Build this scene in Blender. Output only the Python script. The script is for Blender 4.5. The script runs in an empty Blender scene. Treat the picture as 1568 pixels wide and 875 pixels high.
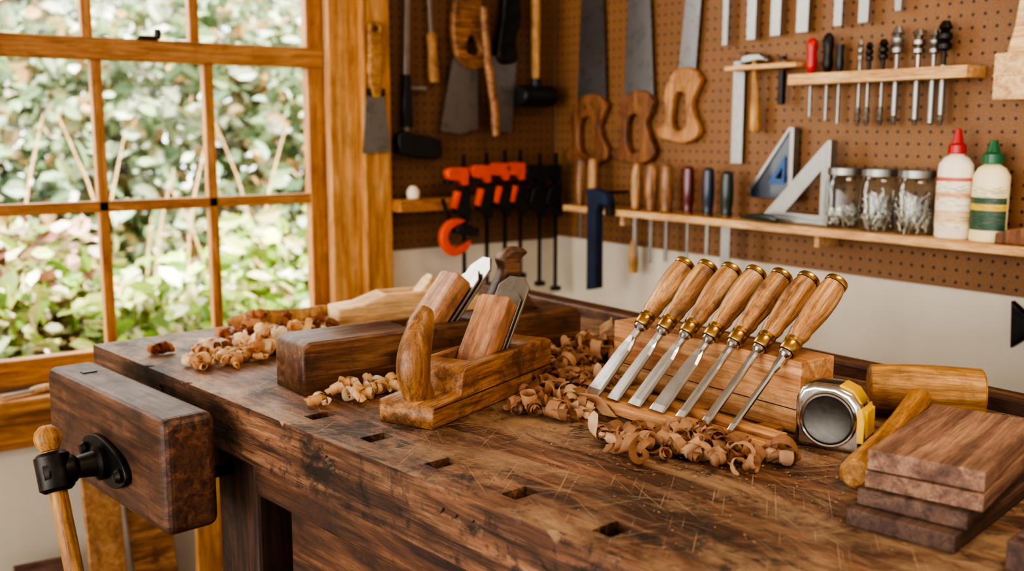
import bpy, bmesh, math, random, colorsys
from mathutils import Vector, Matrix, Euler
random.seed(7)
ZOOM=None
sc=bpy.context.scene
PI=math.pi
def rad(d): return d*PI/180
# ------------------------------------------------------------------ materials
def lin(c,sat=1.0,val=1.0):
    if isinstance(c,str):
        c=c.lstrip('#'); c=[int(c[i:i+2],16)/255 for i in (0,2,4)]
        if sat!=1 or val!=1:
            h,s,v=colorsys.rgb_to_hsv(*c); c=colorsys.hsv_to_rgb(h,min(1,s*sat),min(1,v*val))
        c=[(v/12.92 if v<=0.04045 else ((v+0.055)/1.055)**2.4) for v in c]
    return (c[0],c[1],c[2],1.0)
def newmat(name):
    m=bpy.data.materials.new(name); m.use_nodes=True
    nt=m.node_tree; b=nt.nodes['Principled BSDF']
    return m,nt,b
def N(nt,t,**k):
    n=nt.nodes.new(t)
    for a,v in k.items(): setattr(n,a,v)
    return n
def L(nt,a,b): nt.links.new(a,b)
def mth(nt,op,a,b=None,c=None):
    n=N(nt,'ShaderNodeMath',operation=op)
    for i,v in enumerate((a,b,c)):
        if v is None: continue
        if isinstance(v,(int,float)): n.inputs[i].default_value=v
        else: L(nt,v,n.inputs[i])
    return n.outputs[0]
def mixc(nt,fac,a,b,mode='MIX'):
    n=N(nt,'ShaderNodeMix',data_type='RGBA',blend_type=mode)
    if isinstance(fac,(int,float)): n.inputs[0].default_value=fac
    else: L(nt,fac,n.inputs[0])
    for s,v in ((n.inputs[6],a),(n.inputs[7],b)):
        if isinstance(v,tuple): s.default_value=v
        else: L(nt,v,s)
    return n.outputs[2]
def ramp(nt,fac,stops):
    r=N(nt,'ShaderNodeValToRGB')
    L(nt,fac,r.inputs[0])
    e=r.color_ramp.elements
    while len(e)<len(stops): e.new(0.5)
    for i,(p,c) in enumerate(stops):
        e[i].position=p; e[i].color=c if isinstance(c,tuple) else lin(c)
    return r.outputs[0]
def g_(v): return (v,v,v,1)
def coords(nt,scale,rnd=True):
    tc=N(nt,'ShaderNodeTexCoord'); v=tc.outputs['Object']
    if rnd:
        oi=N(nt,'ShaderNodeObjectInfo')
        m=mth(nt,'MULTIPLY',oi.outputs['Random'],17.0)
        a=N(nt,'ShaderNodeVectorMath',operation='ADD'); L(nt,v,a.inputs[0]); L(nt,m,a.inputs[1]); v=a.outputs[0]
    mp=N(nt,'ShaderNodeMapping'); L(nt,v,mp.inputs[0]); mp.inputs['Scale'].default_value=scale
    return mp.outputs[0]
def noise(nt,vec,scale,detail=4,rough=.55,dist=0):
    n=N(nt,'ShaderNodeTexNoise'); L(nt,vec,n.inputs['Vector'])
    n.inputs['Scale'].default_value=scale; n.inputs['Detail'].default_value=detail
    n.inputs['Roughness'].default_value=rough; n.inputs['Distortion'].default_value=dist
    return n.outputs['Fac']
def bump(nt,b,h,st=.3,d=.002):
    n=N(nt,'ShaderNodeBump'); n.inputs['Strength'].default_value=st; n.inputs['Distance'].default_value=d
    L(nt,h,n.inputs['Height']); L(nt,n.outputs[0],b.inputs['Normal'])
WS,WV=1.04,1.0
def wood(name,dark,mid,light,axis='x',rough=.45,fine=.5,coat=0.0,gs=1.0,dirt=.5,sat=None,val=None):
    m,nt,b=newmat(name); sat=sat or WS; val=val or WV
    dark,mid,light=[lin(q,sat,val) for q in (dark,mid,light)]
    def sv(a,c): return {'x':(a,c,c),'y':(c,a,c),'z':(c,c,a)}[axis]
    v=coords(nt,tuple(s*gs for s in sv(2.5,24))); n1=noise(nt,v,1.6,5,.6,1.4)
    c=ramp(nt,n1,[(.3,dark),(.5,mid),(.7,light)])
    vm=coords(nt,tuple(s*gs for s in sv(7,130))); nm=noise(nt,vm,1.3,6,.7,.6)
    c=mixc(nt,fine,c,ramp(nt,nm,[(.38,(.30,.25,.22,1)),(.47,g_(.88)),(.62,(1.28,1.23,1.18,1))]),'MULTIPLY')
    v2=coords(nt,tuple(s*gs for s in sv(24,620))); n2=noise(nt,v2,1.4,3,.6)
    c=mixc(nt,fine*.95,c,ramp(nt,n2,[(.38,g_(.38)),(.52,g_(1.06))]),'MULTIPLY')
    v3=coords(nt,(1,1,1)); n3=noise(nt,v3,16,9,.74,.3)
    c=mixc(nt,mth(nt,'MULTIPLY',ramp(nt,n3,[(.51,g_(0)),(.64,g_(1))]),dirt),c,tuple(x*.35 for x in dark[:3])+(1,))
    L(nt,c,b.inputs['Base Color'])
    L(nt,mth(nt,'ADD',mth(nt,'MULTIPLY_ADD',n3,.4,rough-.15),mth(nt,'MULTIPLY',n2,.1)),b.inputs['Roughness'])
    b.inputs['Coat Weight'].default_value=coat; b.inputs['Coat Roughness'].default_value=.25
    bump(nt,b,mth(nt,'ADD',n2,nm),.3,.0008)
    return m
def plain(name,col,rough=.5,metal=0.0,var=.15,scale=30,bmp=.1,coat=0):
    m,nt,b=newmat(name); v=coords(nt,(1,1,1)); n=noise(nt,v,scale,4)
    c=lin(col); lo=tuple(x*(1-var) for x in c[:3])+(1,); hi=tuple(min(1,x*(1+var)) for x in c[:3])+(1,)
    L(nt,ramp(nt,n,[(.3,lo),(.7,hi)]),b.inputs['Base Color'])
    b.inputs['Metallic'].default_value=metal
    L(nt,mth(nt,'MULTIPLY_ADD',n,.25,rough-.12),b.inputs['Roughness'])
    b.inputs['Coat Weight'].default_value=coat
    if bmp: bump(nt,b,n,bmp,.001)
    return m
def brushed(name,col,rough=.28,dark='#4a4642',spots=.5,axis='z'):
    m,nt,b=newmat(name)
    s={'z':(200,200,4),'y':(200,4,200),'x':(4,200,200)}[axis]
    v=coords(nt,s); n=noise(nt,v,1,3); v2=coords(nt,(1,1,1)); n2=noise(nt,v2,35,5,.7)
    c=mixc(nt,ramp(nt,n2,[(.5,(0,0,0,1)),(.75,(spots,spots,spots,1))]),lin(col),lin(dark))
    L(nt,c,b.inputs['Base Color']); b.inputs['Metallic'].default_value=1
    L(nt,mth(nt,'MULTIPLY_ADD',n,.2,rough-.08),b.inputs['Roughness'])
    bump(nt,b,n,.08,.0005)
    return m
M={}
M['dark']=wood('dark_walnut_wood','#1c100a','#38231a','#553725','x',.5,.6)
M['darky']=wood('dark_walnut_wood_y','#2d1b11','#573825','#7d563b','y',.46,.6,.05)
M['darkz']=wood('dark_leg_wood','#20130c','#382318','#523625','z',.5,.6)
M['jointer']=wood('aged_beech_dark','#3a2214','#63412a','#8c6543','x',.40,.65,.08,1,.6)
M['beech']=wood('aged_beech_orange','#6a4224','#9c6c40','#c0905f','x',.42,.65,.06,1,.75)
M['beechz']=wood('aged_beech_horn','#633e20','#8f6236','#b08050','z',.38,.6,.1,1,.6)
M['wedge']=wood('wedge_pearwood','#8a5c42','#ac7b56','#c69a79','y',.45,.5)
M['handle']=wood('oiled_ash_handle','#5f3a20','#ab7b4e','#d2aa78','z',.38,.65,.12,.8,.7)
M['handle2']=wood('mallet_ash','#8a5a28','#b58447','#d1a367','z',.44,.55,.05)
M['pine']=wood('pine_trim','#a9703c','#c99354','#e0b176','z',.5,.35,0,1,.2)
M['pinex']=wood('pine_shelf','#b98a5c','#d7ab78','#ecc796','y',.55,.4,0,1,.2)
M['pinew']=wood('pine_window','#8f5c30','#b37c42','#cf9a5c','z',.42,.4,.08,1,.3)
M['pinewx']=wood('pine_window_x','#8f5c30','#b37c42','#cf9a5c','x',.42,.4,.08,1,.3)
M['rack']=wood('rack_cherry','#a06a42','#c29063','#dab080','y',.5,.45,0,1,.35)
M['lightw']=wood('pale_maple','#c09468','#dab586','#ebcfa4','x',.55,.4,0,1,.2)
M['walnut']=wood('raw_walnut','#573d30','#825f4b','#a98469','x',.62,.6,0,.8,.3,1.0)
M['walnut2']=wood('raw_walnut_dark','#3c2a24','#5b4236','#7c5e4b','x',.62,.6,0,.8,.3,1.0)
M['sawh']=wood('saw_handle_wood','#54301a','#7f5230','#a07046','y',.42,.45,.08)
M['sawhl']=wood('saw_handle_light','#8f6038','#b48252','#cfa070','y',.42,.4,.08)
M['steel']=brushed('chisel_steel','#c4c2be',.2,'#75716c',.4)
M['oldsteel']=brushed('old_steel','#a39f97',.32,'#5e554c',.6,'y')
M['bladegrey']=brushed('saw_steel','#8c8b8a',.42,'#5c5650',.6,'y')
M['darkiron']=plain('dark_iron','#34312e',.42,.85,.4,40,.3)
M['black']=plain('black_plastic','#141418',.45,0,.3)
M['brass']=plain('brass','#b08c52',.3,1,.2,60,.05)
M['chrome']=plain('chrome','#cccac6',.14,1,.06,60,.0)
M['chromeb']=brushed('brushed_disc','#5e5b56',.36,'#4a4844',.4)
M['yellow']=plain('yellow_plastic','#dcb02c',.4)
M['orange']=plain('orange_plastic','#e2501f',.4)
M['red']=plain('red_plastic','#b3201c',.35)
M['green']=plain('green_plastic','#1d6038',.35)
M['dred']=plain('dark_red_handle','#561414',.3,coat=.5)
M['dblue']=plain('navy_handle','#1c2838',.35,coat=.3)
M['dgreen']=plain('dark_green_handle','#1d2a22',.35,coat=.3)
M['blue']=plain('blue_metal','#2f5280',.4,.2)
M['alu']=plain('aluminium','#93918c',.38,.9,.15)
M['navy']=plain('navy_cloth','#18243c',.8,0,.4,20,.5)
M['cream']=plain('cream_bottle','#ece0c8',.4,0,.03)
M['creamy']=plain('yellow_glue','#ecdcae',.4,0,.03)
M['lead']=plain('zinc_screws','#c9c4ba',.4,.7,.4,200)
def plaster():
    m,nt,b=newmat('cream_plaster'); v=coords(nt,(1,1,1),False)
    n=noise(nt,v,3,5); n2=noise(nt,v,120,3)
    L(nt,ramp(nt,n,[(.3,'#cdc2ad'),(.7,'#e3d9c6')]),b.inputs['Base Color'])
    b.inputs['Roughness'].default_value=.85; bump(nt,b,n2,.15,.002); return m
M['plaster']=plaster()
M['floor']=wood('floor_boards','#5a402c','#7a5b41','#947355','y',.6,.4)
M['ceil']=plain('ceiling_paint','#cfc6b8',.9,0,.03,3)
def peg(name,ax,lo,hi):
    m,nt,b=newmat(name)
    g=N(nt,'ShaderNodeNewGeometry'); s=N(nt,'ShaderNodeSeparateXYZ'); L(nt,g.outputs['Position'],s.inputs[0])
    def cell(o):
        fr=mth(nt,'FRACT',mth(nt,'DIVIDE',o,.0254)); d=mth(nt,'SUBTRACT',fr,.5); return mth(nt,'MULTIPLY',d,d)
    d=mth(nt,'SQRT',mth(nt,'ADD',cell(s.outputs[ax]),cell(s.outputs[2])))
    hole=mth(nt,'LESS_THAN',d,.13)
    v=coords(nt,(1,1,1),False); n=noise(nt,v,300,3); n2=noise(nt,v,5,4)
    c=ramp(nt,n,[(.3,lo),(.7,hi)])
    c=mixc(nt,.6,c,ramp(nt,n2,[(.3,(.7,.66,.62,1)),(.7,(1.08,1.08,1.08,1))]),'MULTIPLY')
    c=mixc(nt,hole,c,lin('#1a110b'))
    L(nt,c,b.inputs['Base Color']); b.inputs['Roughness'].default_value=.55
    bump(nt,b,mth(nt,'SUBTRACT',1.0,hole),.6,.003)
    return m
M['pegR']=peg('pegboard_hardboard_r',1,'#76502f','#94683e'); M['pegW_shaded']=peg('pegboard_hardboard_w_shaded',0,'#634228','#7f5836')  # same hardboard; window-wall copy has the corner's shade put into its colour
def benchmat():
    m,nt,b=newmat('worn_bench_top')
    g=N(nt,'ShaderNodeNewGeometry'); s=N(nt,'ShaderNodeSeparateXYZ'); L(nt,g.outputs['Normal'],s.inputs[0])
    up=mth(nt,'GREATER_THAN',s.outputs[2],.5)
    tc0=N(nt,'ShaderNodeTexCoord')
    def mv(scale,ang=6.6):
        mp0=N(nt,'ShaderNodeMapping'); L(nt,tc0.outputs['Object'],mp0.inputs[0]); mp0.inputs['Rotation'].default_value=(0,0,rad(-ang))
        mp=N(nt,'ShaderNodeMapping'); L(nt,mp0.outputs[0],mp.inputs[0]); mp.inputs['Scale'].default_value=scale; return mp.outputs[0]
    n1=noise(nt,mv((20,1.6,20)),1.6,6,.62,1.5)
    c=ramp(nt,n1,[(.25,'#2e1c11'),(.42,'#5a3a26'),(.57,'#82593e'),(.75,'#ab8563')])
    nm=noise(nt,mv((90,5,90)),1.3,6,.72,.5)
    c=mixc(nt,.8,c,ramp(nt,nm,[(.38,(.22,.17,.14,1)),(.48,g_(.88)),(.64,(1.32,1.27,1.22,1))]),'MULTIPLY')
    n2=noise(nt,mv((520,18,520)),1.5,4,.65)
    c=mixc(nt,.7,c,ramp(nt,n2,[(.38,g_(.34)),(.54,g_(1.08))]),'MULTIPLY')
    v3=mv((1,1,1)); v35=mv((1.6,.6,1)); n3=noise(nt,v35,6,10,.76,.6)
    c=mixc(nt,mth(nt,'MULTIPLY',up,ramp(nt,n3,[(.46,g_(0)),(.58,g_(.7))])),c,lin('#ad8d6b'))
    n7=noise(nt,v3,3.2,5,.6,.3)
    c=mixc(nt,.8,c,ramp(nt,n7,[(.36,g_(.5)),(.5,g_(1)),(.62,g_(1.25))]),'MULTIPLY')
    n4=noise(nt,v3,7,12,.78,.4)
    c=mixc(nt,ramp(nt,n4,[(.53,g_(0)),(.60,g_(.88))]),c,lin('#170e09'))
    n6=noise(nt,v3,45,8,.78)
    c=mixc(nt,ramp(nt,n6,[(.57,g_(0)),(.65,g_(.78))]),c,lin('#150c07'))
    bs=None
    for ang,sx,th in ((35,90,.68),(-50,110,.68),(80,80,.685),(10,130,.68),(-20,150,.68),(62,160,.68)):
        ns=noise(nt,mv((sx*4,7,1),ang),1,1.5,.5,.2)
        q=mth(nt,'MULTIPLY',ramp(nt,ns,[(th,g_(0)),(th+.04,g_(1))]),up)
        c=mixc(nt,mth(nt,'MULTIPLY',q,.55),c,lin('#c2a382'))
        bs=q if bs is None else mth(nt,'ADD',bs,q)
    L(nt,c,b.inputs['Base Color'])
    n5=noise(nt,v3,14,6,.7)
    L(nt,ramp(nt,n5,[(.3,g_(.36)),(.7,g_(.66))]),b.inputs['Roughness'])
    h=mth(nt,'SUBTRACT',mth(nt,'ADD',mth(nt,'ADD',n2,nm),mth(nt,'MULTIPLY',n4,2)),mth(nt,'MULTIPLY',bs,.5))
    bump(nt,b,h,.6,.0018)
    return m
M['benchtop']=benchmat()
def vcol(name,rough=.6,trans=.25):
    m,nt,b=newmat(name); a=N(nt,'ShaderNodeVertexColor',layer_name='Col')
    v=coords(nt,(1,1,1),False); n=noise(nt,v,90,3)
    c=mixc(nt,.35,a.outputs[0],ramp(nt,n,[(.3,(.55,.5,.45,1)),(.7,(1.1,1.1,1.1,1))]),'MULTIPLY')
    L(nt,c,b.inputs['Base Color']); b.inputs['Roughness'].default_value=rough
    out=nt.nodes['Material Output']; t=N(nt,'ShaderNodeBsdfTranslucent'); L(nt,c,t.inputs[0])
    mx=N(nt,'ShaderNodeMixShader'); mx.inputs[0].default_value=trans
    L(nt,b.outputs[0],mx.inputs[1]); L(nt,t.outputs[0],mx.inputs[2]); L(nt,mx.outputs[0],out.inputs[0])
    return m
M['shav']=vcol('shaving_wood',.6,.42); M['leaf']=vcol('leaf_foliage',.5,.35)
def thin(name,base,tint):
    m,nt,b=newmat(name); out=nt.nodes['Material Output']
    t=N(nt,'ShaderNodeBsdfTransparent'); t.inputs[0].default_value=tint
    g=N(nt,'ShaderNodeBsdfGlossy'); g.inputs['Roughness'].default_value=.03
    lw=N(nt,'ShaderNodeLayerWeight'); lw.inputs[0].default_value=.35
    mx=N(nt,'ShaderNodeMixShader'); L(nt,mth(nt,'MULTIPLY_ADD',lw.outputs['Facing'],base[1],base[0]),mx.inputs[0])
    L(nt,t.outputs[0],mx.inputs[1]); L(nt,g.outputs[0],mx.inputs[2]); L(nt,mx.outputs[0],out.inputs[0]); return m
M['pane']=thin('window_glass',(.02,.08),(1,1,1,1)); M['glass']=thin('jar_glass',(.04,.4),(.93,.96,.95,1))
def label(name,stops):
    m,nt,b=newmat(name); tc=N(nt,'ShaderNodeTexCoord'); s=N(nt,'ShaderNodeSeparateXYZ'); L(nt,tc.outputs['Generated'],s.inputs[0])
    r=N(nt,'ShaderNodeValToRGB'); r.color_ramp.interpolation='CONSTANT'; L(nt,s.outputs[2],r.inputs[0])
    e=r.color_ramp.elements
    while len(e)<len(stops): e.new(.5)
    for i,(p,c) in enumerate(stops): e[i].position=p; e[i].color=lin(c)
    v=coords(nt,(30,60,420),False); n=noise(nt,v,1,1)
    c=mixc(nt,mth(nt,'MULTIPLY',ramp(nt,n,[(.55,g_(0)),(.6,g_(1))]),.5),r.outputs[0],lin('#7a5a3a'))
    L(nt,c,b.inputs['Base Color']); b.inputs['Roughness'].default_value=.45; return m
M['lab1']=label('glue_label_red',[(0,'#ecdcc0'),(.1,'#e3c69a'),(.35,'#efe2c8'),(.6,'#e2a77a'),(.70,'#efe2c8'),(.92,'#c8604a')])
M['lab2']=label('glue_label_green',[(0,'#1f4c36'),(.45,'#d4ae38'),(.6,'#1f4c36'),(.75,'#e8dcae')])
# ------------------------------------------------------------------ builders
def link(o,par=None,mat=None):
    sc.collection.objects.link(o)
    if par is not None: o.parent=par
    if mat is not None:
        o.data.materials.clear(); o.data.materials.append(M[mat] if isinstance(mat,str) else mat)
    return o
def E(name,loc=(0,0,0),rot=(0,0,0),mtx=None):
    o=bpy.data.objects.new(name,None); o.empty_display_size=.05; sc.collection.objects.link(o)
    if mtx is not None: o.matrix_world=mtx
    else: o.location=loc; o.rotation_euler=rot
    return o
def fin(bm,name,par,mat,loc=(0,0,0),rot=(0,0,0),smooth=False):
    bmesh.ops.recalc_face_normals(bm,faces=bm.faces[:])
    me=bpy.data.meshes.new(name); bm.to_mesh(me); bm.free()
    if smooth:
        for p in me.polygons: p.use_smooth=True
    o=bpy.data.objects.new(name,me); o.location=loc; o.rotation_euler=rot
    return link(o,par,mat)
def box(par,name,s,loc,mat,rot=(0,0,0),bev=.002,seg=2):
    bm=bmesh.new(); bmesh.ops.create_cube(bm,size=1); bmesh.ops.scale(bm,vec=s,verts=bm.verts)
    if bev>0: bmesh.ops.bevel(bm,geom=bm.edges[:],offset=min(bev,min(s)*.45),segments=seg,affect='EDGES',profile=.5)
    return fin(bm,name,par,mat,loc,rot)
def lathe(par,name,prof,mat,loc=(0,0,0),rot=(0,0,0),seg=28,smooth=True,sx=1,sy=1,sharp=True,arc=None):
    bm=bmesh.new(); rings=[]
    a0,a1=arc if arc else (0,2*PI); nn=seg+1 if arc else seg
    for r,z in prof:
        if r<=1e-6: rings.append([bm.verts.new((0,0,z))])
        else: rings.append([bm.verts.new((r*math.cos(a0+(a1-a0)*i/seg)*sx,r*math.sin(a0+(a1-a0)*i/seg)*sy,z)) for i in range(nn)])
    for a,b in zip(rings,rings[1:]):
        for i in range(seg):
            j=(i+1) if arc else (i+1)%seg
            if len(a)==1 and len(b)==1: continue
            if len(a)==1: bm.faces.new((a[0],b[i],b[j]))
            elif len(b)==1: bm.faces.new((a[i],a[j],b[0]))
            else: bm.faces.new((a[i],a[j],b[j],b[i]))
    if not arc:
        if len(rings[0])>1: bm.faces.new(rings[0][::-1])
        if len(rings[-1])>1: bm.faces.new(rings[-1])
    o=fin(bm,name,par,mat,loc,rot,smooth)
    if smooth and sharp: o.data.set_sharp_from_angle(angle=rad(38))
    return o
def cyl(par,name,r,h,loc,mat,rot=(0,0,0),r2=None,seg=24,bev=.001):
    r2=r if r2 is None else r2
    b=min(bev,r*.4,h*.4)
    return lathe(par,name,[(r-b,-h/2),(r,-h/2+b),(r2,h/2-b),(r2-b,h/2)],mat,loc,rot,seg)
def crom(pts,n=6,closed=True):
    out=[]; k=len(pts)
    rng=range(k) if closed else range(k-1)
    for i in rng:
        if closed: p=[Vector(pts[(i+j-1)%k]) for j in range(4)]
        else: p=[Vector(pts[max(0,min(k-1,i+j-1))]) for j in range(4)]
        for s in range(n):
            t=s/n
            out.append(.5*((2*p[1])+(p[2]-p[0])*t+(2*p[0]-5*p[1]+4*p[2]-p[3])*t*t+(3*p[1]-p[0]-3*p[2]+p[3])*t**3))
    if not closed: out.append(Vector(pts[-1]))
    return out
def poly(par,name,loops,th,mat,loc=(0,0,0),rot=(0,0,0),bev=0.0,smooth=False,bres=2):
    cu=bpy.data.curves.new(name,'CURVE'); cu.dimensions='2D'; cu.fill_mode='BOTH'
    for lp in loops:
        pts=crom(lp) if smooth else [Vector(p) for p in lp]
        s=cu.splines.new('POLY'); s.points.add(len(pts)-1); s.use_cyclic_u=True
        for q,p in zip(s.points,pts): q.co=(p[0],p[1],0,1)
    cu.extrude=max(th/2-bev,.00001); cu.bevel_depth=bev; cu.bevel_resolution=bres; cu.offset=-bev
    t=bpy.data.objects.new('tmp',cu); sc.collection.objects.link(t)
    dg=bpy.context.evaluated_depsgraph_get(); me=bpy.data.meshes.new_from_object(t.evaluated_get(dg))
    bpy.data.objects.remove(t); bpy.data.curves.remove(cu)
    o=bpy.data.objects.new(name,me); o.location=loc; o.rotation_euler=rot
    return link(o,par,mat)
def sweep(par,name,pts,rads,mat,loc=(0,0,0),rot=(0,0,0),seg=16,flat=1.0,n=6,side=(0,1,0)):
    P=[Vector(p) for p in pts]
    Q=crom([tuple(p)+(r,) for p,r in zip(P,rads)],n,False)
    bm=bmesh.new(); rings=[]; sd=Vector(side)
    for i,q in enumerate(Q):
        p=Vector(q[:3]); r=q[3]
        t=(Vector(Q[min(i+1,len(Q)-1)][:3])-Vector(Q[max(i-1,0)][:3])).normalized()
        u=(sd-t*sd.dot(t)).normalized(); w=t.cross(u)
        rings.append([bm.verts.new(p+u*math.cos(2*PI*k/seg)*r*flat+w*math.sin(2*PI*k/seg)*r) for k in range(seg)])
    for a,b in zip(rings,rings[1:]):
        for i in range(seg): bm.faces.new((a[i],a[(i+1)%seg],b[(i+1)%seg],b[i]))
    bm.faces.new(rings[0][::-1]); bm.faces.new(rings[-1])
    o=fin(bm,name,par,mat,loc,rot,True)
    o.data.set_sharp_from_angle(angle=rad(50))
    return o
def loft(par,name,secs,mat,loc=(0,0,0),rot=(0,0,0)):
    bm=bmesh.new(); R=[[bm.verts.new(p) for p in s] for s in secs]; n=len(secs[0])
    for a,b in zip(R,R[1:]):
        for i in range(n): bm.faces.new((a[i],a[(i+1)%n],b[(i+1)%n],b[i]))
    bm.faces.new(R[0][::-1]); bm.faces.new(R[-1])
    return fin(bm,name,par,mat,loc,rot)
def boolcut(o,cutters):
    for c in cutters:
        md=o.modifiers.new('b','BOOLEAN'); md.object=c; md.operation='DIFFERENCE'; md.solver='EXACT'
    bpy.context.view_layer.update()
    dg=bpy.context.evaluated_depsgraph_get(); me=bpy.data.meshes.new_from_object(o.evaluated_get(dg))
    mats=[m for m in o.data.materials]
    o.modifiers.clear(); o.data=me
    me.materials.clear()
    for m in mats: me.materials.append(m)
    for p in me.polygons: p.material_index=0
    for c in cutters: bpy.data.objects.remove(c)
def HR(y,z,off=0,tilt=0):
    return Matrix.Translation((1.95-off,y,z))@Euler((PI/2,0,-PI/2)).to_matrix().to_4x4()@Matrix.Rotation(rad(tilt),4,'Z')
def HW(x,z,off=0,tilt=0):
    return Matrix.Translation((x,2.5-off,z))@Euler((PI/2,0,0)).to_matrix().to_4x4()@Matrix.Rotation(rad(tilt),4,'Z')
def peghook(par,x,y,off):
    cyl(par,'peg_hook',.0025,off-.008,(x,y,-(off-.008)/2),'alu')
# ------------------------------------------------------------------ room
def single(name,s,loc,mat,rot=(0,0,0),bev=0.0):
    return box(None,name,s,loc,mat,rot,bev)
single('floor',(6.5,7.1,.1),(-.95,-1.0,-.05),'floor')
single('ceiling',(6.6,7.2,.1),(-.95,-.95,2.65),'ceil')
single('wall_right',(.12,7.1,2.6),(2.01,-1.0,1.3),'plaster')
ww=E('wall_back')
WX0,WX1,WZ0,WZ1=.03,1.19,.675,2.15
box(ww,'wall_below',(6.2,.12,WZ0),(-1.15,2.56,WZ0/2),'plaster',bev=0)
box(ww,'wall_above',(6.2,.12,2.6-WZ1),(-1.15,2.56,(2.6+WZ1)/2),'plaster',bev=0)
box(ww,'wall_left_part',(WX0+4.25,.12,WZ1-WZ0),((WX0-4.25)/2,2.56,(WZ1+WZ0)/2),'plaster',bev=0)
box(ww,'wall_right_part',(1.95-WX1,.12,WZ1-WZ0),((1.95+WX1)/2,2.56,(WZ1+WZ0)/2),'plaster',bev=0)
single('pegboard',(.006,3.2,1.4),(1.946,.89,1.64),'pegR')
single('pegboard.001',(.58,.006,1.4),(1.6525,2.496,1.63),'pegW_shaded')
w=E('window_1')
yo=2.53
def wv(x,z0,z1,wd,dp=.035,y=yo,nm='stile'): box(w,nm,(wd,dp,z1-z0),(x,y,(z0+z1)/2),'pinew',bev=.003)
def wh(z,x0,x1,h,dp=.035,y=yo,nm='rail'): box(w,nm,(x1-x0,dp,h),((x0+x1)/2,y,z),'pinewx',bev=.003)
wv(WX0+.03,WZ0,WZ1,.045); wv(1.168,WZ0,WZ1,.045)
wh(.71,.05,1.18,.062); wh(1.083,.05,1.15,.026,.028)
wh(1.447,.03,1.19,.05,.05); wh(1.80,.05,1.15,.024,.028,yo+.02); wh(2.13,.05,1.18,.05)
for x in (.359,.622,.885): wv(x,.72,1.43,.024,.028,nm='muntin')
for x in (.359,.612,.862): wv(x,1.46,2.12,.024,.028,yo+.02,nm='muntin')
box(w,'pane',(1.1,.003,.72),(.61,yo+.002,1.08),'pane',bev=0)
box(w,'pane_upper',(1.1,.003,.66),(.61,yo+.024,1.79),'pane',bev=0)
box(w,'latch_base',(.05,.02,.008),(.74,2.50,1.476),'darkiron',bev=.002); cyl(w,'latch_knob',.008,.02,(.76,2.495,1.486),'darkiron')
box(w,'jamb_right',(.012,.12,WZ1-WZ0),(1.196,2.56,(WZ0+WZ1)/2),'pinew'); box(w,'jamb_left',(.012,.12,WZ1-WZ0),(.03,2.56,(WZ0+WZ1)/2),'pinew')
t=E('trim_1')
box(t,'casing_inner',(.085,.024,1.75),(1.232,2.488,1.42),'pine',bev=.004)
box(t,'casing_outer',(.085,.045,1.75),(1.317,2.478,1.42),'pine',bev=.006)
box(t,'casing_bead',(.012,.05,1.75),(1.279,2.475,1.42),'pine',bev=.005)
box(t,'casing_left',(.13,.03,1.75),(-.04,2.485,1.42),'pine',bev=.004)
box(t,'casing_head',(1.5,.04,.12),(.62,2.48,2.24),'pinewx',bev=.004)
box(t,'stool',(1.46,.12,.03),(.625,2.46,.66),'pinewx',bev=.006)
box(t,'apron',(1.40,.03,.10),(.625,2.485,.595),'pinewx',bev=.004)
# ------------------------------------------------------------------ workbench
wb=E('workbench')
top=[(.436,1.90),(.647,.10),(1.372,.10),(1.372,2.02)]
bm=bmesh.new()
vb=[bm.verts.new((x,y,.80)) for x,y in top]; vt=[bm.verts.new((x,y,.88)) for x,y in top]
bm.faces.new(vb[::-1]); bm.faces.new(vt)
for i in range(4): bm.faces.new((vb[i],vb[(i+1)%4],vt[(i+1)%4],vt[i]))
bt=fin(bm,'top_slab',wb,'benchtop')
cut=[]
for i in range(5):
    x=.568+.0148*i; y=1.237-.1325*i
    cut.append(box(None,'c%d'%i,(.036,.024,.2),(x,y,.86),'benchtop',(0,0,rad(6.6)),0))
for k in range(34):
    y=random.uniform(.35,1.85); s=random.uniform(.004,.012); x=.436+(1.90-y)*.1172
    cut.append(box(None,'cd',(s,s*random.uniform(1,3.6),s*random.uniform(1.2,2.6)),(x-.002,y,.883 if k%4 else .85),'benchtop',(random.uniform(.2,.9),random.uniform(.3,.8),random.uniform(0,1)),0))
boolcut(bt,cut)
md=bt.modifiers.new('bev','BEVEL'); md.width=.004; md.segments=2; md.limit_method='ANGLE'; md.angle_limit=rad(40)
box(wb,'rear_rail',(.045,1.9,.026),(1.352,1.05,.889),'darky',bev=.004)
box(wb,'front_apron',(.03,1.50,.05),(.56,1.06,.775),'darky',(0,0,rad(6.6)),.004)
for (x,y) in ((.555,1.40),(1.28,1.3),(1.28,1.85),(.72,.2),(1.28,.2)):
    box(wb,'leg',(.10,.12,.80),(x,y,.40),'darkz',(0,0,rad(6.6)),.006)
box(wb,'cabinet',(.55,1.06,.60),(.895,.79,.47),'darky',(0,0,rad(6.6)),.004)
for k in range(3):
    y=1.13-.34*k; x=.436+(1.9-y)*.1172+.055-.012
    box(wb,'drawer_front',(.02,.32,.22),(x,y,.63),'darky',(0,0,rad(6.6)),.006)
    lathe(wb,'drawer_knob',[(.006,0),(.008,.012),(.016,.02),(.017,.028),(.01,.034),(0,.035)],'darkiron',(x-.01,y,.62),(0,-PI/2,0))
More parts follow.
